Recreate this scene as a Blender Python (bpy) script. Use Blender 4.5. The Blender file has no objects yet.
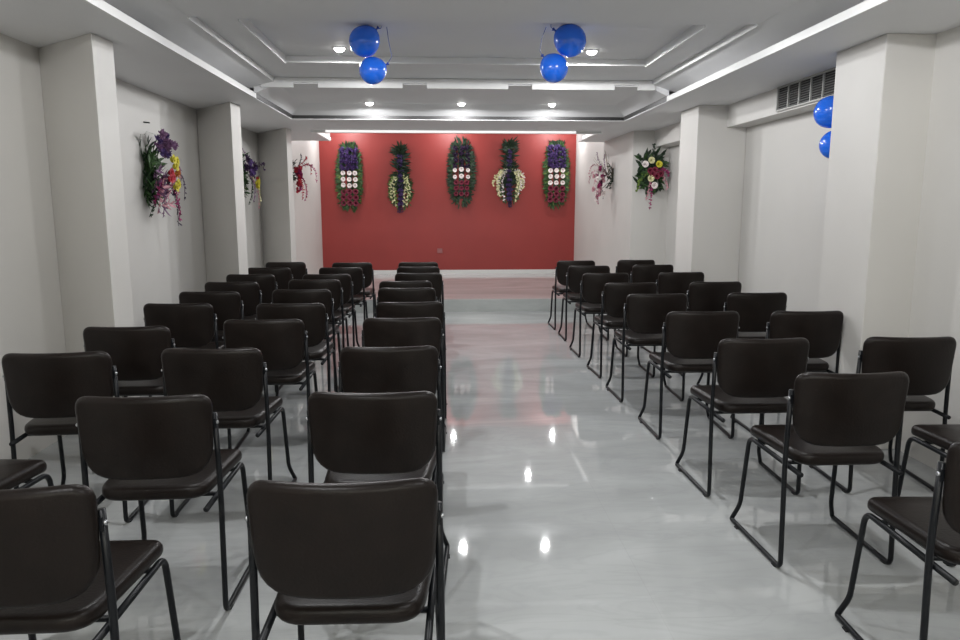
import bpy, bmesh, math, random
from mathutils import Vector, Matrix
R = math.radians
PI = math.pi
sc = bpy.context.scene
COL = sc.collection
random.seed(7)

# ------------------------------------------------------------------ materials
def nodes(name):
    m = bpy.data.materials.new(name); m.use_nodes = True
    nt = m.node_tree; b = nt.nodes['Principled BSDF']
    return m, nt, b

def mat(name, col, rough=.5, metal=0.0, noise=0.0, nscale=8.0, bump=0.0, bscale=60.0, spec=.5, coat=0.0, emit=None, es=0.0, sss=0.0):
    m, nt, b = nodes(name)
    b.inputs['Base Color'].default_value = (*col, 1)
    b.inputs['Roughness'].default_value = rough
    b.inputs['Metallic'].default_value = metal
    b.inputs['Specular IOR Level'].default_value = spec
    b.inputs['Coat Weight'].default_value = coat
    tc = nt.nodes.new('ShaderNodeTexCoord')
    if noise:
        n = nt.nodes.new('ShaderNodeTexNoise'); n.inputs['Scale'].default_value = nscale; n.inputs['Detail'].default_value = 5
        nt.links.new(tc.outputs['Object'], n.inputs['Vector'])
        r = nt.nodes.new('ShaderNodeValToRGB')
        r.color_ramp.elements[0].position = .3; r.color_ramp.elements[1].position = .7
        r.color_ramp.elements[0].color = (*[c*(1-noise) for c in col], 1)
        r.color_ramp.elements[1].color = (*[min(1, c*(1+noise)) for c in col], 1)
        nt.links.new(n.outputs['Fac'], r.inputs['Fac']); nt.links.new(r.outputs['Color'], b.inputs['Base Color'])
    if bump:
        n = nt.nodes.new('ShaderNodeTexNoise'); n.inputs['Scale'].default_value = bscale; n.inputs['Detail'].default_value = 4
        nt.links.new(tc.outputs['Object'], n.inputs['Vector'])
        bp = nt.nodes.new('ShaderNodeBump'); bp.inputs['Strength'].default_value = bump; bp.inputs['Distance'].default_value = .004
        nt.links.new(n.outputs['Fac'], bp.inputs['Height']); nt.links.new(bp.outputs['Normal'], b.inputs['Normal'])
    if emit:
        b.inputs['Emission Color'].default_value = (*emit, 1); b.inputs['Emission Strength'].default_value = es
    return m

def marble(name, base, vein, rough, tile=(.8, .8), joints=True):
    m, nt, b = nodes(name)
    N = nt.nodes.new; L = nt.links.new
    tc = N('ShaderNodeTexCoord')
    mp = N('ShaderNodeMapping'); mp.inputs['Scale'].default_value = (.35, 1.1, 1); L(tc.outputs['Object'], mp.inputs['Vector'])
    n1 = N('ShaderNodeTexNoise'); n1.inputs['Scale'].default_value = 1.6; n1.inputs['Detail'].default_value = 8; n1.inputs['Distortion'].default_value = 1.4
    L(mp.outputs['Vector'], n1.inputs['Vector'])
    n2 = N('ShaderNodeTexNoise'); n2.inputs['Scale'].default_value = 4.5; n2.inputs['Detail'].default_value = 9; n2.inputs['Distortion'].default_value = 2.2
    L(mp.outputs['Vector'], n2.inputs['Vector'])
    r1 = N('ShaderNodeValToRGB'); e = r1.color_ramp.elements
    e[0].position = .35; e[0].color = (*[c*.76 for c in base], 1); e[1].position = .65; e[1].color = (*base, 1)
    L(n1.outputs['Fac'], r1.inputs['Fac'])
    r2 = N('ShaderNodeValToRGB'); e = r2.color_ramp.elements
    e[0].position = .44; e[0].color = (0, 0, 0, 1); e[1].position = .56; e[1].color = (0, 0, 0, 1)
    k = r2.color_ramp.elements.new(.5); k.color = (.16, .16, .16, 1)
    L(n2.outputs['Fac'], r2.inputs['Fac'])
    mx = N('ShaderNodeMixRGB'); mx.inputs['Color2'].default_value = (*vein, 1)
    L(r2.outputs['Color'], mx.inputs['Fac']); L(r1.outputs['Color'], mx.inputs['Color1'])
    out = mx.outputs['Color']
    if joints:
        br = N('ShaderNodeTexBrick'); br.offset = 0; br.inputs['Scale'].default_value = 1
        br.inputs['Color1'].default_value = (0, 0, 0, 1); br.inputs['Color2'].default_value = (0, 0, 0, 1); br.inputs['Mortar'].default_value = (1, 1, 1, 1)
        br.inputs['Mortar Size'].default_value = .0018; br.inputs['Mortar Smooth'].default_value = .3
        br.inputs['Brick Width'].default_value = tile[0]; br.inputs['Row Height'].default_value = tile[1]
        L(tc.outputs['Object'], br.inputs['Vector'])
        ml = N('ShaderNodeMath'); ml.operation = 'MULTIPLY'; ml.inputs[1].default_value = .15; L(br.outputs['Color'], ml.inputs[0])
        m2 = N('ShaderNodeMixRGB'); m2.inputs['Color2'].default_value = (.25, .25, .24, 1)
        L(ml.outputs[0], m2.inputs['Fac']); L(out, m2.inputs['Color1']); out = m2.outputs['Color']
    L(out, b.inputs['Base Color'])
    b.inputs['Roughness'].default_value = rough
    b.inputs['Specular IOR Level'].default_value = .45
    n3 = N('ShaderNodeTexNoise'); n3.inputs['Scale'].default_value = 2.2; L(tc.outputs['Object'], n3.inputs['Vector'])
    bp = N('ShaderNodeBump'); bp.inputs['Strength'].default_value = .03; bp.inputs['Distance'].default_value = .02
    L(n3.outputs['Fac'], bp.inputs['Height']); L(bp.outputs['Normal'], b.inputs['Normal'])
    return m

M = {}
M['wall'] = mat('wall_paint', (.60, .585, .56), .55, noise=.03, nscale=1.2, bump=.10, bscale=40)
M['cream'] = mat('cream_paint', (.60, .58, .52), .55, noise=.03, nscale=1.2, bump=.10, bscale=40)
M['ceil'] = mat('ceiling_paint', (.74, .74, .745), .6, noise=.02, nscale=1.5, bump=.05, bscale=30)
M['fascia'] = mat('gloss_white_trim', (.70, .70, .69), .35, noise=.02)
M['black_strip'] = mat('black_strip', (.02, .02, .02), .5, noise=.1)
M['red'] = mat('red_wall_paint', (.285, .029, .024), .5, noise=.05, nscale=2.0, bump=.08, bscale=30)
M['floor'] = marble('floor_marble', (.47, .485, .485), (.30, .31, .32), .035)
M['stage'] = marble('stage_marble', (.56, .57, .56), (.36, .37, .38), .10)
M['riser'] = marble('riser_marble', (.44, .46, .45), (.30, .32, .32), .15, joints=False)
M['vinyl'] = mat('dark_brown_vinyl', (.0095, .0064, .0052), .36, noise=.18, nscale=14, bump=.2, bscale=120, spec=.22)
M['frame'] = mat('black_enamel_tube', (.005, .006, .008), .36, noise=.1, spec=.3)
M['rubber'] = mat('black_rubber', (.012, .012, .012), .8, noise=.1)
M['steel'] = mat('steel_bolt', (.45, .46, .48), .3, metal=1, noise=.05)
M['balloon'] = mat('blue_balloon_rubber', (.015, .16, .85), .18, noise=.06, nscale=3, spec=.6, coat=.3)
M['balloon_dark'] = mat('blue_balloon_neck', (.006, .06, .40), .35, noise=.05)
M['grille'] = mat('grey_grille_metal', (.17, .17, .165), .5, noise=.1)
M['grille_back'] = mat('dark_duct', (.03, .03, .03), .8, noise=.1)
M['grille_frame'] = mat('grey_grille_frame', (.36, .36, .34), .5, noise=.05)
M['lamp'] = mat('lamp_lens', (.9, .9, .9), .3, noise=.02, emit=(1, .98, .95), es=7)
M['ring'] = mat('lamp_ring', (.8, .8, .8), .3, noise=.02)
M['socket'] = mat('socket_plastic', (.30, .10, .10), .35, noise=.03)
def petal(n, c): M[n] = mat(n, c, .6, noise=.25, nscale=25)
petal('leaf_green', (.035, .085, .022)); petal('leaf_dark', (.015, .035, .016)); petal('leaf_lime', (.13, .20, .035))
petal('purple', (.10, .055, .19)); petal('violet_dark', (.035, .012, .05)); petal('white_petal', (.85, .74, .72)); petal('maroon', (.17, .01, .035))
petal('yellow', (.62, .55, .04)); petal('cream_petal', (.68, .66, .38)); petal('red_petal', (.42, .02, .04)); petal('orange_petal', (.60, .22, .04))
petal('pink_petal', (.55, .28, .32)); petal('magenta', (.30, .02, .12)); petal('mauve', (.20, .10, .20)); petal('twig', (.16, .12, .08))

# ------------------------------------------------------------------ mesh builder
class MB:
    def __init__(s): s.v = []; s.f = []; s.sm = []
    def add(s, vs, fs, smooth=False):
        o = len(s.v); s.v += [tuple(v) for v in vs]
        s.f += [tuple(i+o for i in f) for f in fs]; s.sm += [smooth]*len(fs)
    def box(s, x0, x1, y0, y1, z0, z1):
        s.add([(x0,y0,z0),(x1,y0,z0),(x1,y1,z0),(x0,y1,z0),(x0,y0,z1),(x1,y0,z1),(x1,y1,z1),(x0,y1,z1)],
              [(0,3,2,1),(4,5,6,7),(0,1,5,4),(1,2,6,5),(2,3,7,6),(3,0,4,7)])
    def prism(s, pts, z0, z1):            # pts counter-clockwise
        n = len(pts)
        s.add([(x,y,z0) for x,y in pts]+[(x,y,z1) for x,y in pts],
              [tuple(range(n-1,-1,-1)), tuple(range(n,2*n))]+[(i,(i+1)%n,n+(i+1)%n,n+i) for i in range(n)])
    def tube(s, pts, r, n=10, taper=None):
        pts = [Vector(p) for p in pts]; m = len(pts); vs = []; up = None
        for i, p in enumerate(pts):
            t = (pts[min(i+1,m-1)]-pts[max(i-1,0)]).normalized()
            if up is None:
                up = Vector((0,0,1)) if abs(t.z) < .9 else Vector((1,0,0))
            a = up - t*up.dot(t); a.normalize(); up = a; b = t.cross(a)
            rr = r if taper is None else r*(1+(taper-1)*i/(m-1))
            vs += [p+a*rr*math.cos(2*PI*k/n)+b*rr*math.sin(2*PI*k/n) for k in range(n)]
        fs = [(i*n+k, i*n+(k+1)%n, (i+1)*n+(k+1)%n, (i+1)*n+k) for i in range(m-1) for k in range(n)]
        fs += [tuple(range(n-1,-1,-1)), tuple((m-1)*n+k for k in range(n))]
        s.add(vs, fs, True)
    def lathe(s, prof, n=24, c=(0,0,0), rot=None):      # prof: (r, z)
        vs = []; fs = []
        for r, z in prof:
            for k in range(n):
                p = Vector((r*math.cos(2*PI*k/n), r*math.sin(2*PI*k/n), z))
                if rot: p = rot @ p
                vs.append(p+Vector(c))
        for i in range(len(prof)-1):
            for k in range(n): fs.append((i*n+k, i*n+(k+1)%n, (i+1)*n+(k+1)%n, (i+1)*n+k))
        s.add(vs, fs, True)
    def leaf(s, base, d, nrm, L, W, bend=.25):
        d = Vector(d).normalized(); nrm = Vector(nrm); nrm = (nrm-d*nrm.dot(d))
        if nrm.length < 1e-4: nrm = d.orthogonal()
        nrm.normalize(); sd = d.cross(nrm); b = Vector(base)
        vs = [b]
        for t, w in ((.3,.8),(.65,.75)):
            c = b+d*L*t-nrm*bend*L*t*t
            vs += [c+sd*W*.5*w+nrm*W*.12, c-nrm*W*.05, c-sd*W*.5*w+nrm*W*.12]
        vs.append(b+d*L-nrm*bend*L)
        s.add(vs, [(0,2,1),(0,3,2),(1,2,5,4),(2,3,6,5),(4,5,7),(5,6,7)], True)
    def build(s, name, m, parent=None, bevel=0, sub=0):
        me = bpy.data.meshes.new(name); me.from_pydata(s.v, [], s.f); me.update()
        me.polygons.foreach_set('use_smooth', s.sm)
        bm = bmesh.new(); bm.from_mesh(me); bmesh.ops.recalc_face_normals(bm, faces=bm.faces); bm.to_mesh(me); bm.free()
        me.materials.append(m)
        o = bpy.data.objects.new(name, me); COL.objects.link(o)
        if parent: o.parent = parent
        if bevel:
            b = o.modifiers.new('bevel', 'BEVEL'); b.width = bevel; b.segments = 2; b.limit_method = 'ANGLE'
        return o

def tag(o, label, cat, group=None):
    o['label'] = label; o['category'] = cat
    if group: o['group'] = group
    return o
def thing(name, loc, label, cat, group=None, rz=0):
    o = bpy.data.objects.new(name, None); COL.objects.link(o)
    o.empty_display_size = .1
    o.location = loc; o.rotation_euler.z = rz
    return tag(o, label, cat, group)
def struct(name, mb, m, bevel=0):
    o = mb.build(name, m, bevel=bevel); o['kind'] = 'structure'; return o
def copy_tree(o, parent=None):
    c = o.copy(); COL.objects.link(c)
    if parent: c.parent = parent
    for ch in list(o.children): copy_tree(ch, c)
    return c

# ------------------------------------------------------------------ room shell
YB = -3.2          # back of the room, behind the viewer
XL, XR, XRF = -2.48, 2.82, 3.0
ZT = 2.95
SOF = 2.46
b = MB(); b.box(-2.75, 3.25, YB-.15, 10.13, -.12, 0); struct('floor', b, M['floor'])
b = MB(); b.box(-2.3, 2.62, 10.155, 13.95, -.12, .18); struct('floor_stage', b, M['stage'])
b = MB(); b.box(-2.3, 2.62, 10.13, 10.155, -.12, .178); struct('trim_1', b, M['riser'])
b = MB(); b.box(-2.27, 2.58, 13.935, 13.95, .18, .26); struct('baseboard_back', b, M['fascia'])
# left wall and its pillars
b = MB(); b.box(-2.63, XL, YB, 10.2, 0, ZT); struct('wall_left', b, M['wall'])
b = MB(); b.prism([(-2.63,10.2),(-2.27,10.2),(-2.27,13.95),(-2.63,13.95)], 0, ZT); struct('wall_left.001', b, M['wall'])
for i, pts in enumerate(([(-2.48,4.80),(-1.96,4.37),(-1.94,4.60),(-2.48,4.95)],
            [(-2.48,7.72),(-1.97,7.12),(-1.95,7.38),(-2.48,7.85)],
            [(-2.48,10.2),(-1.94,9.45),(-1.92,9.66),(-2.27,10.2)])):
    b = MB(); b.prism(pts, 0, SOF); struct('pillar_left', b, M['wall'], bevel=.006)
# right wall and its pillars
b = MB(); b.box(XR, 3.2, YB, 4.15, 0, ZT); struct('wall_right', b, M['wall'])
b = MB(); b.box(XRF, 3.2, 4.15, 9.55, 0, ZT); struct('wall_right.001', b, M['wall'])
b = MB(); b.box(2.53, 3.2, 4.15, 4.68, 0, SOF); struct('pillar_right', b, M['wall'], bevel=.006)
b = MB(); b.box(2.51, 3.0, 7.12, 7.64, 0, SOF); struct('pillar_right.001', b, M['wall'], bevel=.006)
b = MB(); b.box(2.52, 3.2, 9.55, 11.3, 0, SOF); b.box(2.58, 3.2, 11.3, 13.95, 0, ZT); struct('wall_right.002', b, M['wall'])
b = MB(); b.box(2.80, 3.0, 4.68, 7.12, 2.25, SOF); b.box(2.80, 3.0, 7.64, 9.55, 2.25, SOF); struct('beam_right', b, M['wall'])
# end walls
b = MB(); b.box(-2.63, 3.2, 13.95, 14.1, 0, ZT); struct('wall_back', b, M['red'])
b = MB(); b.box(-2.63, 3.2, YB-.15, YB, 0, ZT); struct('wall_front', b, M['wall'])
# ceiling: lowered border, stepped tray
TL, TR, TN, TF = -1.68, 2.13, -1.2, 8.5
b = MB()
b.box(-2.63, TL, YB, 11.3, SOF, 2.505)
b.box(TR, 3.2, YB, 11.3, SOF, 2.505)
b.box(TL, TR, YB, TN, SOF, 2.505)
b.box(TL, TR, TF, 9.72, SOF, 2.505)
struct('ceiling', b, M['ceil'])
b = MB()                                   # bands over the border that close the tray sides
b.box(-2.63, TL-.12, YB, 11.3, 2.505, 2.9); b.box(TR+.12, 3.2, YB, 11.3, 2.505, 2.9)
b.box(TL-.12, TR+.12, YB, TN-.1, 2.505, 2.9); b.box(TL-.12, TR+.12, TF+.14, 9.72, 2.505, 2.9)
struct('ceiling.001', b, M['ceil'])
# tray: far flat band with tabs, sloped sides, three nested recesses
b = MB()
b.box(TL-.12, TR+.12, 6.9, TF+.14, 2.592, 2.9)
b.add([(TL,TF-.36,2.593),(TR,TF-.36,2.593),(TR,TF+.01,2.497),(TL,TF+.01,2.497),(TL,TF-.36,2.62),(TR,TF-.36,2.62),(TR,TF+.01,2.62),(TL,TF+.01,2.62)],
      [(0,3,2,1),(4,5,6,7),(0,1,5,4),(1,2,6,5),(2,3,7,6),(3,0,4,7)])
for xa, xb in ((TL-.01, TL+.20), (TR+.01, TR-.20)):
    b.add([(xa,6.88,2.497),(xb,6.88,2.593),(xb,TF,2.593),(xa,TF,2.497),(xa,6.9,2.62),(xb,6.9,2.62),(xb,TF,2.62),(xa,TF,2.62)],
          [(0,3,2,1),(4,5,6,7),(0,1,5,4),(1,2,6,5),(2,3,7,6),(3,0,4,7)])
struct('ceiling.002', b, M['ceil'])
b = MB()
for s, xe, xi in ((-1, TL-.12, -1.5), (1, TR+.12, 1.98)):
    q = [(xe,2.530),(xi,2.610),(xi,2.9),(xe,2.9)]
    vs = [(x, y, z) for y in (TN-.1, 6.9) for x, z in q]
    b.add(vs, [(0,1,2,3),(7,6,5,4),(0,4,5,1),(1,5,6,2),(2,6,7,3),(3,7,4,0)])
b.box(-1.5, 1.98, TN-.1, 4.62, 2.610, 2.9)
struct('ceiling.003', b, M['ceil'])
b = MB()                                   # second step
b.box(-1.5, -1.25, 4.62, 6.9, 2.645, 2.9); b.box(1.71, 1.98, 4.62, 6.9, 2.645, 2.9)
b.box(-1.25, 1.71, 4.62, 4.80, 2.645, 2.9); b.box(-1.25, 1.71, 6.17, 6.9, 2.645, 2.9)
struct('ceiling.004', b, M['ceil'])
b = MB(); b.box(-1.25, 1.71, 4.80, 6.17, 2.695, 2.9); struct('ceiling.005', b, M['ceil'])
b = MB(); b.box(-2.63, 3.2, YB-.15, 14.1, 2.95, 3.05); b.box(-2.63,3.2,YB,9.72,2.9,2.95); struct('ceiling.006', b, M['ceil'])
# white fascia around the tray, recess edge facings
b = MB()
b.box(TL-.012, TL+.012, TN, 6.88, SOF-.004, 2.504); b.box(TR-.012, TR+.012, TN, 6.88, SOF-.004, 2.504)
b.box(TL+.012, TR-.012, TN-.012, TN+.012, SOF-.004, 2.504)
struct('trim_2', b, M['fascia'])
b = MB()
b.box(-1.503, -1.495, 4.62, 6.8, 2.598, 2.644); b.box(1.975, 1.983, 4.62, 6.8, 2.598, 2.644)
b.box(-1.253, -1.245, 4.80, 6.17, 2.630, 2.694); b.box(1.705, 1.713, 4.80, 6.17, 2.630, 2.694)
b.box(-1.25, 1.71, 6.165, 6.175, 2.642, 2.694)
struct('trim_3', b, M['fascia'])
b = MB()
for x0, x1 in ((-1.62,-1.33),(-1.11,-.34),(-.12,.63),(.85,1.62),(1.84,2.0)): b.box(x0, x1, 6.87, 6.90, 2.556, 2.602)
b.box(-1.62, 2.0, 6.87, 6.90, 2.602, 2.642)
struct('trim_4', b, M['fascia'])
b = MB()                                   # black strip painted in place of the shaded gap at the far end
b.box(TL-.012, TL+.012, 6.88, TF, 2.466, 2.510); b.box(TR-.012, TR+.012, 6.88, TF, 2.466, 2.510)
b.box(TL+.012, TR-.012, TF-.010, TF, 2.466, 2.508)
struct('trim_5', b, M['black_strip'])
b = MB()                                   # lip before the stage, side edges above the stage
b.box(TL, TR, 9.70, 9.76, 2.430, 2.52)
b.box(TL-.01, TL+.014, 9.76, 11.3, SOF-.004, 2.57); b.box(TR-.014, TR+.01, 9.76, 11.3, SOF-.004, 2.57)
struct('trim_6', b, M['fascia'])

M['strip'] = mat('strip_light_diffuser', (.9, .9, .9), .3, noise=.02, emit=(1, .99, .97), es=.36)
for box_, lb in (((-1.50, 1.80, 9.688, 9.70, 2.432, 2.462), 'long white strip light along the ceiling edge above the red wall'),
                 ((TL+.014, TL+.026, 9.78, 11.28, 2.466, 2.510), 'short white strip light above the left corner of the stage'),
                 ((TR-.026, TR-.014, 9.78, 10.9, 2.466, 2.510), 'short white strip light above the right corner of the stage')):
    x0, x1, y0, y1, z0, z1 = box_
    t = thing('strip_light', ((x0+x1)/2, (y0+y1)/2, (z0+z1)/2), lb, 'ceiling light', 'white strip lights around the stage opening')
    hx, hy, hz = (x1-x0)/2, (y1-y0)/2, (z1-z0)/2
    b = MB(); b.box(-hx, hx, -hy, hy, -hz, hz); b.build('diffuser', M['strip'], t, bevel=.002)
    for s in (-1, 1):
        b = MB()
        if hx > hy: b.box(s*hx-.012, s*hx+.012, -hy-.002, hy, -hz-.002, hz+.002)
        else: b.box(-hx-.001, hx+.001, s*hy-.012, s*hy+.012, -hz-.002, hz+.002)
        b.build('end_cap', M['fascia'], t)

# ------------------------------------------------------------------ chairs
def arc(cx, cy, r, a0, a1, n):
    return [(cx+r*math.cos(R(a0+(a1-a0)*i/n)), cy+r*math.sin(R(a0+(a1-a0)*i/n))) for i in range(n+1)]
def fillet(pts, rad, n=5):                # rounded 3-D polyline
    out = [Vector(pts[0])]
    for i in range(1, len(pts)-1):
        a, p, c = Vector(pts[i-1]), Vector(pts[i]), Vector(pts[i+1])
        r = rad[i-1] if isinstance(rad, (list, tuple)) else rad
        u = (a-p); w = (c-p); r = min(r, u.length*.45, w.length*.45)
        A = p+u.normalized()*r; C = p+w.normalized()*r
        for k in range(n+1):
            t = k/n; out.append(A*(1-t)**2+p*2*t*(1-t)+C*t*t)
    out.append(Vector(pts[-1])); return out
def cushion(outline, thick, edge, rings=5, dome=.006, curve=None):
    """closed pad: outline (x,y) ccw, thickness along z, rounded edge; curve(p) bends it"""
    n = len(outline); mb = MB(); vs = []
    cx = sum(p[0] for p in outline)/n; cy = sum(p[1] for p in outline)/n
    def inset(d):
        o = []
        for i in range(n):
            a = Vector(outline[i-1]); p = Vector(outline[i]); c = Vector(outline[(i+1)%n])
            t = (c-a).normalized(); nn = Vector((-t.y, t.x)); q = p+nn*d; o.append((q.x, q.y))
        return o
    prof = []
    for k in range(rings+1):
        a = PI/2*k/rings; prof.append((edge*(1-math.sin(a)), -thick/2+edge*(1-math.cos(a)) ))
    prof = [(edge*(1-math.cos(PI/2*k/rings)), thick/2-edge+edge*math.sin(PI/2*k/rings)) for k in range(rings+1)]
    allr = [(d, -z) for d, z in reversed(prof)]+prof
    for d, z in allr:
        vs += [(x, y, z) for x, y in inset(d)]
    m = len(allr)
    # inner rings towards the centre (both faces)
    top0 = inset(edge)
    extra = []
    for sgn in (1, -1):
        for t in (.78, .5, .25):
            extra.append([(cx+(x-cx)*t, cy+(y-cy)*t, sgn*(thick/2+dome*(1-t*t))) for x, y in top0])
    fs = [(i*n+k, i*n+(k+1)%n, (i+1)*n+(k+1)%n, (i+1)*n+k) for i in range(m-1) for k in range(n)]
    base = len(vs)
    for e in extra: vs += e
    def link(a, b_, flip):
        for k in range(n):
            q = (a+k, a+(k+1)%n, b_+(k+1)%n, b_+k)
            fs.append(q[::-1] if flip else q)
    link((m-1)*n, base, False); link(base, base+n, False); link(base+n, base+2*n, False)
    c1 = len(vs); vs.append((cx, cy, thick/2+dome)); fs += [(base+2*n+k, base+2*n+(k+1)%n, c1) for k in range(n)]
    b2 = base+3*n; link(0, b2, True); link(b2, b2+n, True); link(b2+n, b2+2*n, True)
    c2 = len(vs); vs.append((cx, cy, -thick/2-dome)); fs += [(b2+2*n+(k+1)%n, b2+2*n+k, c2) for k in range(n)]
    if curve: vs = [curve(Vector(v)) for v in vs]
    mb.add(vs, fs, True); return mb
def rounded(corners):                     # corners: (x, y, r), ccw
    out = []; n = len(corners)
    for i in range(n):
        a = Vector(corners[i-1][:2]); p = Vector(corners[i][:2]); c = Vector(corners[(i+1)%n][:2]); r = corners[i][2]
        u = (a-p).normalized(); w = (c-p).normalized()
        A = p+u*r; C = p+w*r
        for k in range(7):
            t = k/6; q = A*(1-t)**2+p*2*t*(1-t)+C*t*t; out.append((q.x, q.y))
    # drop duplicates and add points on long edges
    res = []
    for i, q in enumerate(out):
        nx = Vector(out[(i+1) % len(out)]); res.append(q); d = (nx-Vector(q)).length
        k = int(d/.05)
        for j in range(1, k): t = j/k; res.append((q[0]+(nx.x-q[0])*t, q[1]+(nx.y-q[1])*t))
    return res

# chair faces +y; its rear feet stand at y=0
def make_chair():
    root = thing('banquet_chair', (0,0,0), '', 'chair')
    s = cushion(rounded([(-.190,-.012,.085),(.190,-.012,.085),(.225,.43,.06),(-.225,.43,.06)]), .054, .024, dome=.007,
                curve=lambda v: (v.x, v.y, .478+v.z - (.35*max(0, v.y-.37)**2*10)))
    s.build('seat', M['vinyl'], root)
    H = .307
    def bc(v):                            # pad drawn in x / height, bent around the sitter, leaning back
        x, h, t = v.x, v.y, v.z
        return (x, -.012 + t - .075*h + .045*(x/.23)**2 - .02, .546+h*.985 + t*.1)
    s = cushion(rounded([(-.220,0,.108),(.220,0,.108),(.235,H,.058),(-.235,H,.058)]), .040, .019, dome=.006, curve=bc)
    s.build('backrest', M['vinyl'], root)
    for sd in (-1, 1):
        p = fillet([(sd*.231,.018,.768),(sd*.236,.024,.50),(sd*.236,.0,.012),(sd*.249,.478,.012),(sd*.222,.452,.095),(sd*.212,.415,.440),(sd*.205,-.055,.436)],
                   [.09,.035,.010,.03,.045], 6)
        t = MB(); t.tube(p, .0105, 10); f = t.build('side_frame', M['frame'], root)
        for q in ((sd*.238,.045), (sd*.253,.40)):
            g = MB(); g.box(q[0]-.009,q[0]+.009,q[1]-.014,q[1]+.014,0,.006); g.build('floor_glide', M['rubber'], f)
        k = MB(); k.lathe([(0,-.004),(.007,-.004),(.007,.003),(.004,.006),(0,.006)], 10, (sd*.240,.014,.735), Matrix.Rotation(PI/2*sd,3,'Y'))
        k.build('bolt', M['steel'], root)
        k = MB(); k.box(min(sd*.205,sd*.238), max(sd*.205,sd*.238), .006, .018, .715, .75); k.build('backrest_bracket', M['frame'], root)
    for y in (.09, .34):
        t = MB(); t.tube([(-.207,y,.436),(.207,y,.436)], .009, 8); t.build('crossbar', M['frame'], root)
    return root
proto = make_chair()
S = .965
rows = {
 'R1': [(1.665,1.90,-3),(1.63,2.74,0),(1.605,3.48,0),(1.63,4.40,-1),(1.61,5.30,0),(1.615,6.08,1),(1.60,6.96,0),(1.61,7.82,-1),(1.605,8.56,0)],
 'R2': [(2.36,2.70,-2),(2.36,3.48,-3),(2.29,4.38,-1),(2.39,5.33,0),(2.37,6.12,1),(2.37,7.02,0),(2.35,7.92,0),(2.35,8.62,0)],
 'L3': [(-.245,1.69,-1),(-.25,2.52,-2),(-.25,3.35,1),(-.235,4.22,0),(-.22,4.92,1),(-.28,5.77,0),(-.315,6.30,0),(-.225,7.04,-1),(-.25,7.78,0),(-.27,8.40,0)],
 'L2': [(-1.065,1.69,0),(-1.045,2.51,1),(-1.07,3.35,-1),(-1.035,4.20,1),(-1.02,4.89,0),(-1.10,5.70,0),(-1.13,6.46,0),(-1.10,6.97,1),(-1.07,7.72,0),(-1.03,8.38,0)],
 'L1': [(-1.82,2.44,-4),(-1.74,3.29,4),(-1.725,3.99,1),(-1.78,4.93,-1),(-1.78,5.60,0),(-1.81,6.30,0),(-1.83,7.0,0),(-1.83,7.75,1),(-1.81,8.49,0)]}
ordw = ['nearest', 'second nearest', 'third nearest', 'fourth nearest', 'fifth nearest', 'sixth nearest', 'seventh nearest', 'eighth nearest', 'ninth nearest', 'tenth nearest']
ends = {1: 'closest to the stage', 2: 'second from the stage', 3: 'third from the stage', 4: 'fourth from the stage', 5: 'fifth from the stage'}
place = {'R1': 'lining the right side of the aisle', 'R2': 'in the line beside the right wall',
         'L3': 'lining the left side of the aisle', 'L2': 'in the middle line of the left block',
         'L1': 'in the line beside the left wall'}
first = True
for key, lst in rows.items():
    for i, (x, y, a) in enumerate(lst):
        o = proto if first else copy_tree(proto); first = False
        o.location = (x, y-(.02 if key[0] == 'R' else 0), 0); o.rotation_euler.z = R(a)
        back = len(lst)-i
        where = ends[back] if back <= 5 else ordw[i]+' the viewer'
        tag(o, 'black padded chair, %s, %s' % (where, place[key]), 'chair', 'black chairs set out in rows facing the stage')

# ------------------------------------------------------------------ ceiling downlights
def make_downlight():
    r = thing('downlight', (0,0,0), '', 'ceiling light')
    k = MB(); k.lathe([(.036,0),(.052,0),(.055,-.004),(.050,-.008),(.038,-.006),(.036,0)], 24); k.build('trim_ring', M['ring'], r)
    k = MB(); k.lathe([(0,-.034),(.012,-.033),(.024,-.028),(.036,-.018),(.040,-.003)], 24); k.build('lens', M['lamp'], r)
    return r
dl = make_downlight(); first = True
def lamp(x, y, z, label, power, group='round downlights in the tray ceiling', drop=.04):
    global first
    o = dl if first else copy_tree(dl); first = False
    o.location = (x, y, z); tag(o, label, 'ceiling light', group)
    ld = bpy.data.lights.new('lamp_glow', 'SPOT'); ld.energy = power; ld.spot_size = PI; ld.spot_blend = .05; ld.color = (1, .985, .84) if y < 0 else ((1, .97, .95) if y > 9 else (.985, .99, 1)); ld.shadow_soft_size = .035
    l = bpy.data.objects.new('lamp_glow', ld); COL.objects.link(l); l.parent = o; l.location = (0, 0, -drop)
PW = 16
lamp(-.77, 5.85, 2.695, 'round white downlight beside the left pair of blue balloons', PW)
lamp(1.19, 5.85, 2.695, 'round white downlight beside the right pair of blue balloons', PW)
lamp(-.76, 8.08, 2.592, 'left round downlight of the three in the far ceiling band', PW*.8)
lamp(.23, 8.08, 2.592, 'middle round downlight of the three in the far ceiling band', PW*.8)
lamp(1.22, 8.08, 2.592, 'right round downlight of the three in the far ceiling band', PW*.8)
for x in (-.77, 1.19):
    for y in (3.2, .8):
        lamp(x, y, 2.610, 'round downlight in the near ceiling above the chairs, outside the picture', PW, 'near downlights')
for x in (-.77, 1.19):
    lamp(x, -2.2, 2.46, 'round downlight in the ceiling behind the viewer', PW*2.6, 'rear downlights')
for x, lb in ((-1.72, 'left'), (.2, 'middle'), (2.12, 'right')):
    lamp(x, 13.35, 2.948, 'round downlight over the stage, hidden above the ceiling edge, %s one' % lb, 5, 'stage downlights')
for x, lb in ((-1.0, 'left'), (1.4, 'right')):
    lamp(x, 11.3, 2.948, 'round downlight at the front of the stage ceiling, %s one' % lb, 5, 'stage downlights')

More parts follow.
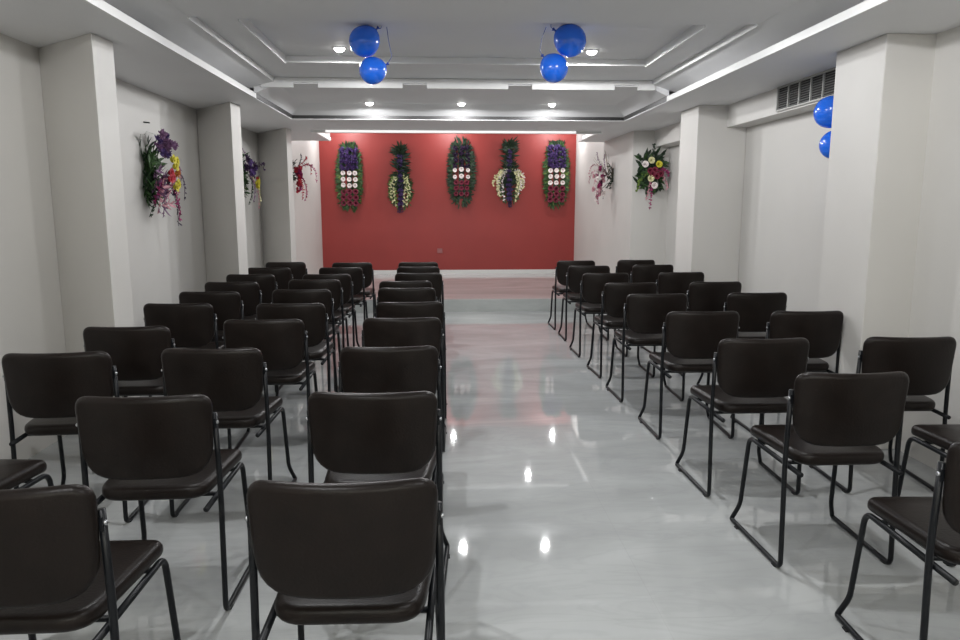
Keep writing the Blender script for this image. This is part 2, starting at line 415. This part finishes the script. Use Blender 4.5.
# ------------------------------------------------------------------ air grilles
def grille(y0, y1, label, nb):
    g = thing('air_grille', (2.80, (y0+y1)/2, 2.36), label, 'air vent', 'grey air grilles high on the right wall')
    L = (y1-y0)/2; h = .085
    k = MB(); k.box(-.004, -.001, -L, L, -h, h); k.build('backing', M['grille_back'], g)
    k = MB()
    for a in ((-L-.015, L+.015, h, h+.013), (-L-.015, L+.015, -h-.013, -h), (-L-.015, -L, -h, h), (L, L+.015, -h, h)):
        k.box(-.020, -.001, a[0], a[1], a[2], a[3])
    k.build('grille_frame', M['grille_frame'], g)
    for i in range(1, nb):
        y = -L+2*L*i/nb; k = MB(); k.box(-.018, -.004, y-.006, y+.006, -h, h); k.build('mullion', M['grille_frame'], g)
    k = MB()
    for i in range(9):
        z = -h+.018*(i+.6)
        k.add([(-.016,-L,z-.004),(-.004,-L,z+.004),(-.004,L,z+.004),(-.016,L,z-.004),(-.016,-L,z-.0055),(-.004,-L,z+.0025),(-.004,L,z+.0025),(-.016,L,z-.0055)],
              [(0,1,2,3),(7,6,5,4),(0,3,7,4),(1,5,6,2)])
    k.build('louvre', M['grille'], g)
grille(4.95, 6.02, 'long grey louvred air grille above the blue balloons', 6)
grille(7.75, 8.46, 'grey louvred air grille mostly hidden behind the second right pillar', 4)

# ------------------------------------------------------------------ balloons
def balloon(c, r, d, label, group):
    """d: direction of the neck"""
    t = thing('balloon', c, label, 'balloon', group)
    d = Vector(d).normalized(); q = Vector((0,0,-1)).rotation_difference(d).to_matrix()
    prof = []
    for i in range(21):
        a = PI*i/20; rr = math.sin(a); z = math.cos(a)
        if z < 0: z *= 1.12; rr *= (1-.10*z*z)
        prof.append((max(rr, .02 if z < 0 else 0)*r, z*r))
    k = MB(); k.lathe(prof, 28, (0,0,0), q); k.build('balloon_skin', M['balloon'], t)
    k = MB(); k.lathe([(.018*r,-1.10*r),(.07*r,-1.14*r),(.045*r,-1.20*r),(.12*r,-1.32*r),(.13*r,-1.34*r),(.02*r,-1.3*r)], 12, (0,0,0), q); k.build('knot', M['balloon_dark'], t)
    return t
def string(t, pts):
    k = MB(); k.tube(pts, .0022, 6); k.build('string', M['balloon_dark'], t)
t = balloon((-.508, 5.13, 2.590), .102, (.65,.1,.65), 'upper blue balloon of the left ceiling pair', 'blue balloons')
string(t, [(.085,.013,.085),(.11,.02,.09),(.12,.02,.112)])
t = balloon((-.456, 5.12, 2.400), .090, (.8,.2,.4), 'lower blue balloon of the left ceiling pair', 'blue balloons')
string(t, [(.10,.025,.05),(.13,.03,.10),(.11,.03,.20),(.10,.02,.288)])
t = balloon((.875, 5.02, 2.587), .106, (-.75,.1,.5), 'upper blue balloon of the right ceiling pair', 'blue balloons')
string(t, [(-.115,.015,.077),(-.13,.02,.09),(-.13,.02,.115)])
t = balloon((.770, 5.03, 2.411), .094, (-.6,.3,.7), 'lower blue balloon of the right ceiling pair', 'blue balloons')
string(t, [(-.078,.04,.09),(-.09,.05,.12),(-.08,.06,.20),(-.05,.06,.278)])
t = balloon((2.665, 4.95, 2.128), .108, (.1,-.9,.4), 'upper blue balloon peeping from behind the right pillar', 'blue balloons')
string(t, [(.014,-.135,.06),(.0,-.20,.08),(.0,-.27,.10)])
t = balloon((2.705, 4.94, 1.910), .098, (.1,-.9,.1), 'lower blue balloon peeping from behind the right pillar', 'blue balloons')
string(t, [(.013,-.13,.014),(.0,-.20,.05),(.0,-.26,.08)])

# ------------------------------------------------------------------ flowers
def rose_mesh(name, m, r=.05, seed=0):
    rnd = random.Random(seed); k = MB()
    for ring, (n, op, sc_) in enumerate(((3,.25,.55),(5,.6,.8),(6,1.05,1.0))):
        for i in range(n):
            a = 2*PI*(i+ring*.37)/n+rnd.uniform(-.1,.1); vs = []
            for u in (0, .4, .75, 1):
                for w in (-1, -.4, .4, 1):
                    th = a+w*(.62 if ring else .9)*(.5+.5*u)
                    el = op*u
                    rad = r*sc_*(.12+math.sin(el*.95)*.95*(u**.5))
                    z = r*sc_*(.15+1.0*u*math.cos(el))*(1.15-.12*w*w)
                    vs.append((rad*math.cos(th), rad*math.sin(th), z))
            fs = [(j*4+i2, j*4+i2+1, j*4+i2+5, j*4+i2+4) for j in range(3) for i2 in range(3)]
            k.add(vs, fs, True)
    # calyx that closes the back
    k.lathe([(0,-.1*r),(.3*r,0),(.55*r,.2*r),(.62*r,.45*r)], 10)
    me = k.build(name, m); d = me.data; bpy.data.objects.remove(me); return d
def bloom_mesh(m, r=.04, seed=0):         # many-petalled loose blossom
    rnd = random.Random(seed); k = MB()
    for i in range(34):
        th = rnd.uniform(0, 2*PI); el = math.acos(rnd.uniform(-.1, 1))
        d = Vector((math.sin(el)*math.cos(th), math.sin(el)*math.sin(th), math.cos(el)))
        k.leaf(d*r*.25, d, Vector((rnd.uniform(-1,1), rnd.uniform(-1,1), rnd.uniform(-1,1))), r*.85, r*.5, .2)
    k.lathe([(0,-.1*r),(.3*r,.0),(.4*r,.3*r),(.3*r,.5*r),(0,.6*r)], 8)
    o = k.build('bloom', m); d = o.data; bpy.data.objects.remove(o); return d
cache = {}
def flower(kind, mname, r, parent, loc, facing=(0,-1,0), name='flower'):
    key = (kind, mname, round(r, 3))
    if key not in cache:
        cache[key] = rose_mesh('rose', M[mname], r, len(cache)) if kind == 'rose' else bloom_mesh(M[mname], r, len(cache))
    o = bpy.data.objects.new(name, cache[key]); COL.objects.link(o); o.parent = parent
    q = Vector((0,0,1)).rotation_difference(Vector(facing).normalized())
    o.rotation_mode = 'XYZ'; o.rotation_euler = (q.to_matrix() @ Matrix.Rotation(random.uniform(0, 6.28), 3, 'Z')).to_euler()
    o.location = loc
    return o
def spray(k, p0, p1, sag, n, size, rnd, tubr=.002):
    """a twig from p0 to p1 with little petals along it, all in one mesh"""
    p0 = Vector(p0); p1 = Vector(p1); pts = []
    for i in range(9):
        t = i/8; pts.append(p0.lerp(p1, t)+Vector(sag)*4*t*(1-t))
    k.tube(pts, tubr, 5)
    for i in range(n):
        t = (i+.5)/n; j = min(7, int(t*8)); p = pts[j].lerp(pts[j+1], t*8-j)
        for q in range(4):
            d = Vector((rnd.uniform(-1,1), rnd.uniform(-1,.2), rnd.uniform(-1,1)))
            k.leaf(p, d, (0,-1,.3), size*rnd.uniform(.7,1.2), size*.7, .2)
def leaf_oval(k, rnd, w, z0, z1, n, L, W, fill=.35):
    """slim leaves radiating from a tall rounded shape, facing -y"""
    zc = (z0+z1)/2; hh = (z1-z0)/2
    for i in range(n):
        a = rnd.uniform(0, 2*PI); c, q = math.cos(a), math.sin(a)
        ex = abs(c)**.55*(1 if c > 0 else -1); ez = abs(q)**.8*(1 if q > 0 else -1)
        f = rnd.uniform(.3, .9) if rnd.random() < fill else rnd.uniform(.75, 1)
        x = w*.5*ex*f; z = zc+hh*ez*(rnd.uniform(.4, 1))
        nz = max(0, abs(z-zc)/hh-.6)*2.5*(1 if z > zc else -1)
        k.leaf((x, -rnd.uniform(.008,.05), z), (ex*(1.1-abs(nz)*.8)+rnd.uniform(-.4,.4), -rnd.uniform(.0,.4), nz*1.2+rnd.uniform(-.7,.7)), (0,1,0), L*rnd.uniform(.7,1.15), W, rnd.uniform(0,.2))

YW = 13.949
def garland(cx, zc, style, label, seed):
    rnd = random.Random(seed)
    t = thing('flower_garland', (cx, YW, zc), label, 'wall flowers', 'tall flower garlands on the red wall')
    b = MB(); b.box(-.05, .05, -.012, 0, -.50, .50); b.build('backing_board', M['leaf_dark'], t)
    if style in ('A', 'C'):
        k = MB(); leaf_oval(k, rnd, .36 if style == 'A' else .40, -.60, .58, 640, .115, .030)
        k.build('foliage', M['leaf_green' if style == 'A' else 'leaf_dark'], t)
        k = MB(); leaf_oval(k, rnd, .40, -.56, .30, 130, .09, .028); k.build('light_foliage', M['leaf_lime' if style == 'A' else 'leaf_green'], t)
    if style == 'A':
        k = MB()
        for i in range(40): k.leaf((rnd.uniform(-.10,.10), -.02, .52), (rnd.uniform(-1,1), -.3, rnd.uniform(.5,1)), (0,1,0), rnd.uniform(.10,.17), .022, .1)
        k.build('top_leaves', M['leaf_dark'], t)
        for r_ in range(4):
            for c in range(3): flower('bloom', 'purple', .075, t, (-.11+.11*c+rnd.uniform(-.01,.01), -.055, .47-.105*r_+rnd.uniform(-.01,.01)), (rnd.uniform(-.2,.2),-1,.1))
        for r_ in range(3):
            for c in range(3): flower('rose', 'white_petal', .048, t, (-.11+.11*c+rnd.uniform(-.008,.008), -.06, .065-.115*r_+rnd.uniform(-.008,.008)), (.1*(c-1),-1,0))
        for r_ in range(3):
            for c in range(3): flower('rose', 'maroon', .060, t, (-.11+.11*c+rnd.uniform(-.008,.008), -.06, -.285-.105*r_+rnd.uniform(-.008,.008)), (.1*(c-1),-1,0))
    if style == 'C':
        for r_ in range(4):
            for c in range(3): flower('bloom', 'violet_dark', .06, t, (-.11+.11*c, -.055, .44-.11*r_), (rnd.uniform(-.2,.2),-1,.1))
        for r_ in range(2):
            for c in range(3): flower('rose', 'white_petal', .050 if c == 1 else .042, t, (-.12+.12*c, -.065, .03-.125*r_+(.015 if c==1 else 0)), (.15*(c-1),-1,0))
        for r_ in range(3):
            for c in range(3): flower('rose', 'maroon', .048, t, (-.10+.10*c, -.06, -.20-.105*r_), (.1*(c-1),-1,0))
    if style in ('B', 'D'):
        k = MB()
        for i in range(190):
            z = rnd.uniform(-.3, .5)
            k.leaf((rnd.uniform(-.05,.05), -rnd.uniform(.01,.05), z), (rnd.uniform(-1,1), -rnd.uniform(.05,.4), rnd.uniform(-.2,.6)), (0,1,0), rnd.uniform(.13,.23), .036, rnd.uniform(0,.2))
        for i in range(36):
            k.leaf((rnd.uniform(-.03,.03), -.03, rnd.uniform(.42,.54)), (rnd.uniform(-1,1), -.3, rnd.uniform(-.1,.8)), (0,1,0), rnd.uniform(.14,.22), .036, .1)
        k.build('foliage', M['leaf_dark'], t)
        k = MB(); leaf_oval(k, rnd, .36, -.55, .08, 240, .10, .026); k.build('light_foliage', M['leaf_green'], t)
        for r_ in range(11): 
            for c in (-1, 1): flower('bloom', 'purple', .042, t, (c*.020+rnd.uniform(-.01,.01), -.075, .38-.088*r_), (rnd.uniform(-.3,.3),-1,.1))
        for s in (-1, 1):
            for j in range(6 if style == 'D' else 4):
                k = MB(); x1 = s*(.07+.035*j+(.03 if style == 'D' else 0))
                spray(k, (s*.03, -.06, .05), (x1+rnd.uniform(-.04,.03), -.07, -.58+.07*j+rnd.uniform(-.05,.05)), (s*(.05+(.03 if style=='D' else 0)+rnd.uniform(-.02,.03)), -.03, .06+.05*rnd.random()), 11, .040, rnd)
                k.build('blossom_spray', M['cream_petal' if (j+ (s>0)) % 3 else ('white_petal' if style == 'D' else 'leaf_lime')], t)
        k = MB()
        for i in range(5): spray(k, (0,-.05,-.3), (rnd.uniform(-.06,.06),-.05,-.66), (0,-.02,0), 10, .03, rnd)
        k.build('hanging_tail', M['violet_dark'], t)
garland(-1.715, 2.03, 'A', 'leftmost garland on the red wall, purple over white and maroon roses', 1)
garland(-.76, 2.02, 'B', 'second garland from left on the red wall, spiky dark leaves and pale sprays', 2)
garland(.39, 2.12, 'C', 'middle garland on the red wall, dark leaves with six white roses', 3)
garland(1.30, 2.12, 'D', 'second garland from right on the red wall, wide cream blossom sprays', 4)
garland(2.20, 2.09, 'A', 'rightmost garland on the red wall, purple over white and maroon roses', 5)

def bouquet(loc, rz, label, seed, spec):
    t = thing('wall_bouquet', loc, label, 'wall flowers', 'flower bouquets on the side walls', rz)
    rnd = random.Random(seed); b = MB(); b.box(-.05, .05, -.010, 0, -.1, .1); b.build('backing_board', M['leaf_dark'], t)
    spec(t, rnd); return t
def fan(t, rnd, name, m, n, c, spread, zr, L, W, y=(.01,.06), out=.4):
    k = MB()
    for i in range(n):
        a = rnd.uniform(0, 2*PI)
        k.leaf((c[0]+rnd.uniform(-1,1)*spread, -rnd.uniform(*y), c[1]+rnd.uniform(-1,1)*zr), (math.cos(a)*.8, -rnd.uniform(0,out), math.sin(a)), (0,1,0), L*rnd.uniform(.6,1.2), W, rnd.uniform(0,.3))
    k.build(name, M[m], t)
# bouquet 1: near left wall, big
def s1(t, rnd):
    fan(t, rnd, 'foliage', 'leaf_green', 150, (-.04,-.02), .10, .20, .13, .035)
    fan(t, rnd, 'dark_foliage', 'leaf_dark', 90, (-.06,-.0), .10, .24, .11, .03, (.005,.04))
    fan(t, rnd, 'pink_foliage', 'mauve', 60, (-.05,-.14), .09, .16, .10, .03, (.06,.15), .8)
    fan(t, rnd, 'pale_foliage', 'pink_petal', 24, (-.03,-.18), .09, .12, .08, .03, (.08,.17), .8)
    for i in range(16):
        flower('bloom', 'mauve' if i % 3 else 'purple', .045, t, (rnd.uniform(-.08,.10), -rnd.uniform(.10,.20), .22+rnd.uniform(-.07,.09)), (rnd.uniform(-.5,.5),-1,rnd.uniform(-.3,.6)))
    for p in ((.0,.10),(.08,.09),(.05,.045),(.03,-.13),(.08,-.10)): flower('rose', 'yellow', .046, t, (p[0], -.19, p[1]), (.3*p[0],-1,.1), 'rose')
    for p in ((-.03,-.01),(.0,-.05),(-.05,-.06)): flower('rose', 'red_petal', .042, t, (p[0], -.18, p[1]), (-.1,-1,0), 'rose')
    for p in ((.07,-.02),(.11,-.0)): flower('rose', 'orange_petal', .042, t, (p[0], -.19, p[1]), (.3,-1,0), 'rose')
    for j, (p1, sg, m, sz) in enumerate((((.06,-.20,-.46),(0,-.03,.06),'violet_dark',.036), ((.03,-.22,-.42),(.02,-.03,.05),'magenta',.034),
            ((.26,-.14,-.20),(.05,-.05,.16),'pink_petal',.026), ((.28,-.16,-.12),(.03,-.05,.14),'mauve',.026), ((.24,-.20,-.24),(.05,-.05,.12),'violet_dark',.026),
            ((-.12,-.10,-.34),(-.04,-.03,.05),'pink_petal',.032), ((-.15,-.08,-.30),(-.04,-.03,.05),'magenta',.03), ((-.06,-.12,-.38),(-.04,-.03,.05),'mauve',.03),
            ((-.18,-.05,-.38),(-.02,-.02,.02),'leaf_dark',.03))):
        k = MB(); spray(k, (0,-.12,-.05), p1, sg, 13, sz, rnd); k.build('flower_spray', M[m], t)
    k = MB(); k.tube([(-.03,0,.30),(-.03,-.02,.33),(-.01,-.10,.30),(0,-.12,.24)], .003, 6); k.build('hanging_cord', M['fascia'], t)
    k = MB(); k.tube([(-.03,0,.405),(-.03,-.05,.40)], .006, 8); k.build('wall_hook', M['black_strip'], t)
bouquet((XL, 6.38, 1.78), R(90), 'large bouquet on the near left wall, purple, yellow and red with trailing sprays', 11, s1)
def s2(t, rnd):
    fan(t, rnd, 'foliage', 'leaf_green', 110, (-.03,0), .10, .22, .12, .032)
    fan(t, rnd, 'dark_foliage', 'leaf_dark', 80, (-.05,0), .10, .26, .11, .03, (.005,.04))
    for i in range(12): flower('bloom', 'violet_dark' if i % 2 else 'purple', .05, t, (rnd.uniform(-.12,.08), -rnd.uniform(.10,.18), .08+rnd.uniform(-.10,.12)), (rnd.uniform(-.5,.5),-1,.2))
    for p in ((.0,-.10),(.05,-.08),(.02,-.14)): flower('rose', 'yellow', .05, t, (p[0], -.19, p[1]), (.1,-1,0), 'rose')
    flower('rose', 'orange_petal', .045, t, (.11,-.18,-.09), (.3,-1,0), 'rose'); flower('rose', 'red_petal', .04, t, (.12,-.17,-.04), (.4,-1,0), 'rose')
    for p1, sg, m, sz in (((.22,-.24,.06),(.03,-.06,.12),'violet_dark',.034),((.12,-.2,-.38),(.03,-.04,.05),'cream_petal',.026),((.04,-.2,-.42),(.02,-.04,.05),'pink_petal',.026),
            ((-.1,-.12,-.36),(0,-.04,.03),'leaf_dark',.032),((-.04,-.16,-.34),(0,-.04,.03),'mauve',.03),((-.10,-.05,.36),(-.02,-.03,0),'mauve',.024)):
        k = MB(); spray(k, (0,-.12,-.02), p1, sg, 13, sz, rnd); k.build('flower_spray', M[m], t)
bouquet((XL, 9.20, 1.87), R(90), 'small dark purple bouquet with a yellow rose, between second and third left pillars', 12, s2)
def s3(t, rnd):
    fan(t, rnd, 'foliage', 'leaf_dark', 50, (0,.05), .08, .15, .10, .024)
    for i in range(20): flower('bloom', 'red_petal' if i % 3 else 'magenta', .050, t, (rnd.uniform(-.12,.06), -rnd.uniform(.08,.16), rnd.uniform(-.22,.12)), (rnd.uniform(-.5,.5),-1,.1))
    for p1, sg, m, sz in (((-.10,-.18,-.36),(-.04,-.06,.04),'red_petal',.034),((0,-.2,-.38),(0,-.08,.04),'magenta',.034),((.08,-.2,-.34),(.04,-.06,.04),'red_petal',.034),
            ((.22,-.26,.02),(.03,-.08,.14),'red_petal',.034),((.25,-.34,-.10),(.04,-.08,.18),'magenta',.034),((.14,-.22,.28),(.04,-.04,.05),'red_petal',.032),((-.02,-.16,.32),(0,-.04,.02),'violet_dark',.03)):
        k = MB(); spray(k, (0,-.06,.06), p1, sg, 13, sz, rnd); k.build('flower_spray', M[m], t)
bouquet((-2.27, 11.25, 1.94), R(90), 'red trailing bouquet on the left wall nearest the red wall', 13, s3)
def s4(t, rnd):
    k = MB()
    for i in range(14): k.tube([(0,-.05,-.05),(rnd.uniform(-.18,.22),-rnd.uniform(.05,.28),rnd.uniform(.12,.40))], .003, 5, .4)
    k.build('dry_twigs', M['twig'], t)
    fan(t, rnd, 'foliage', 'leaf_dark', 60, (.02,-.02), .09, .16, .11, .026)
    for i in range(22): flower('rose' if i % 2 else 'bloom', ('white_petal','pink_petal','magenta','pink_petal')[i % 4], .046, t, (rnd.uniform(-.13,.09), -rnd.uniform(.12,.26), rnd.uniform(-.30,.10)), (rnd.uniform(-.4,.4),-1,.1), 'rose')
    for p1, sg, m, sz in (((-.22,-.30,-.12),(-.03,-.05,.12),'pink_petal',.032),((-.10,-.22,-.38),(-.03,-.05,.04),'white_petal',.03),((0,-.2,-.42),(0,-.05,.04),'magenta',.032),
            ((-.05,-.2,-.40),(0,-.06,.04),'pink_petal',.032),((.06,-.14,-.34),(0,-.05,.04),'violet_dark',.03),((-.20,-.30,.02),(-.03,-.05,.14),'pink_petal',.03),
            ((-.16,-.2,.34),(-.03,-.03,.0),'mauve',.026),((.18,-.16,.30),(.03,-.03,.0),'mauve',.026)):
        k = MB(); spray(k, (0,-.08,.02), p1, sg, 13, sz, rnd); k.build('flower_spray', M[m], t)
bouquet((2.52, 10.65, 1.93), R(-90), 'pink and white bouquet with dry twigs, right wall nearest the red wall', 14, s4)
def s5(t, rnd):
    fan(t, rnd, 'foliage', 'leaf_green', 60, (0,.0), .13, .20, .15, .05, out=.6)
    fan(t, rnd, 'dark_foliage', 'leaf_dark', 110, (0,.02), .14, .22, .14, .045, out=.6)
    for p, m in (((.08,.10),'yellow'),((-.02,.15),'cream_petal'),((-.02,-.08),'cream_petal'),((.03,-.17),'white_petal'),((-.10,.10),'white_petal')):
        flower('rose', m, .048, t, (p[0], -.15, p[1]), (.2*p[0],-1,.1), 'rose')
    for p in ((-.03,.02),(.03,.03),(.06,-.05),(.11,-.02),(.0,-.02)): flower('rose', 'maroon', .045, t, (p[0], -.15, p[1]), (0,-1,0), 'rose')
    for p1, sg, m, sz in (((-.02,-.16,-.48),(0,-.05,.04),'magenta',.028),((-.06,-.14,-.36),(0,-.05,.04),'pink_petal',.026),((.20,-.16,-.22),(.04,-.04,.06),'pink_petal',.03),((.22,-.16,-.04),(.04,-.04,.06),'magenta',.03),
            ((-.20,-.16,-.24),(-.04,-.04,.05),'leaf_lime',.034),((-.16,-.14,-.16),(-.04,-.04,.05),'leaf_green',.036),((.02,-.10,.36),(0,-.03,0),'leaf_dark',.034),((.17,-.12,.28),(.02,-.03,0),'leaf_dark',.034),((-.18,-.12,.22),(0,-.03,0),'leaf_dark',.036)):
        k = MB(); spray(k, (0,-.08,0), p1, sg, 12, sz, rnd); k.build('flower_spray', M[m], t)
bouquet((2.74, 9.55, 1.92), 0, 'leafy bouquet with maroon and yellow roses, facing front on third right pillar', 15, s5)

# socket low on the red wall
t = thing('wall_socket', (-.03, YW, .63), 'small wall socket low on the red wall, left of centre', 'socket')
k = MB(); k.box(-.05, .05, -.012, 0, -.045, .045); k.build('plate', M['socket'], t, bevel=.004)
k = MB(); k.box(-.025, .025, -.016, -.011, -.022, .022); k.build('rocker', M['socket'], t, bevel=.002)

# ------------------------------------------------------------------ world, camera
w = bpy.data.worlds.new('world'); sc.world = w; w.use_nodes = True
w.node_tree.nodes['Background'].inputs['Color'].default_value = (.8, .85, .9, 1)
w.node_tree.nodes['Background'].inputs['Strength'].default_value = .3
cd = bpy.data.cameras.new('camera'); cam = bpy.data.objects.new('camera', cd); COL.objects.link(cam)
cam.location = (0, 0, 1.5)
cam.rotation_euler = (R(90-9.07), 0, R(-3.06))
cd.sensor_width = 36; cd.lens = 36*720/960; cd.clip_start = .05
sc.camera = cam
vs = sc.view_settings
sc.display_settings.display_device = 'sRGB'
vs.view_transform = 'Standard'; vs.look = 'None'; vs.gamma = 1; vs.use_curve_mapping = False
vs.exposure = 1.08
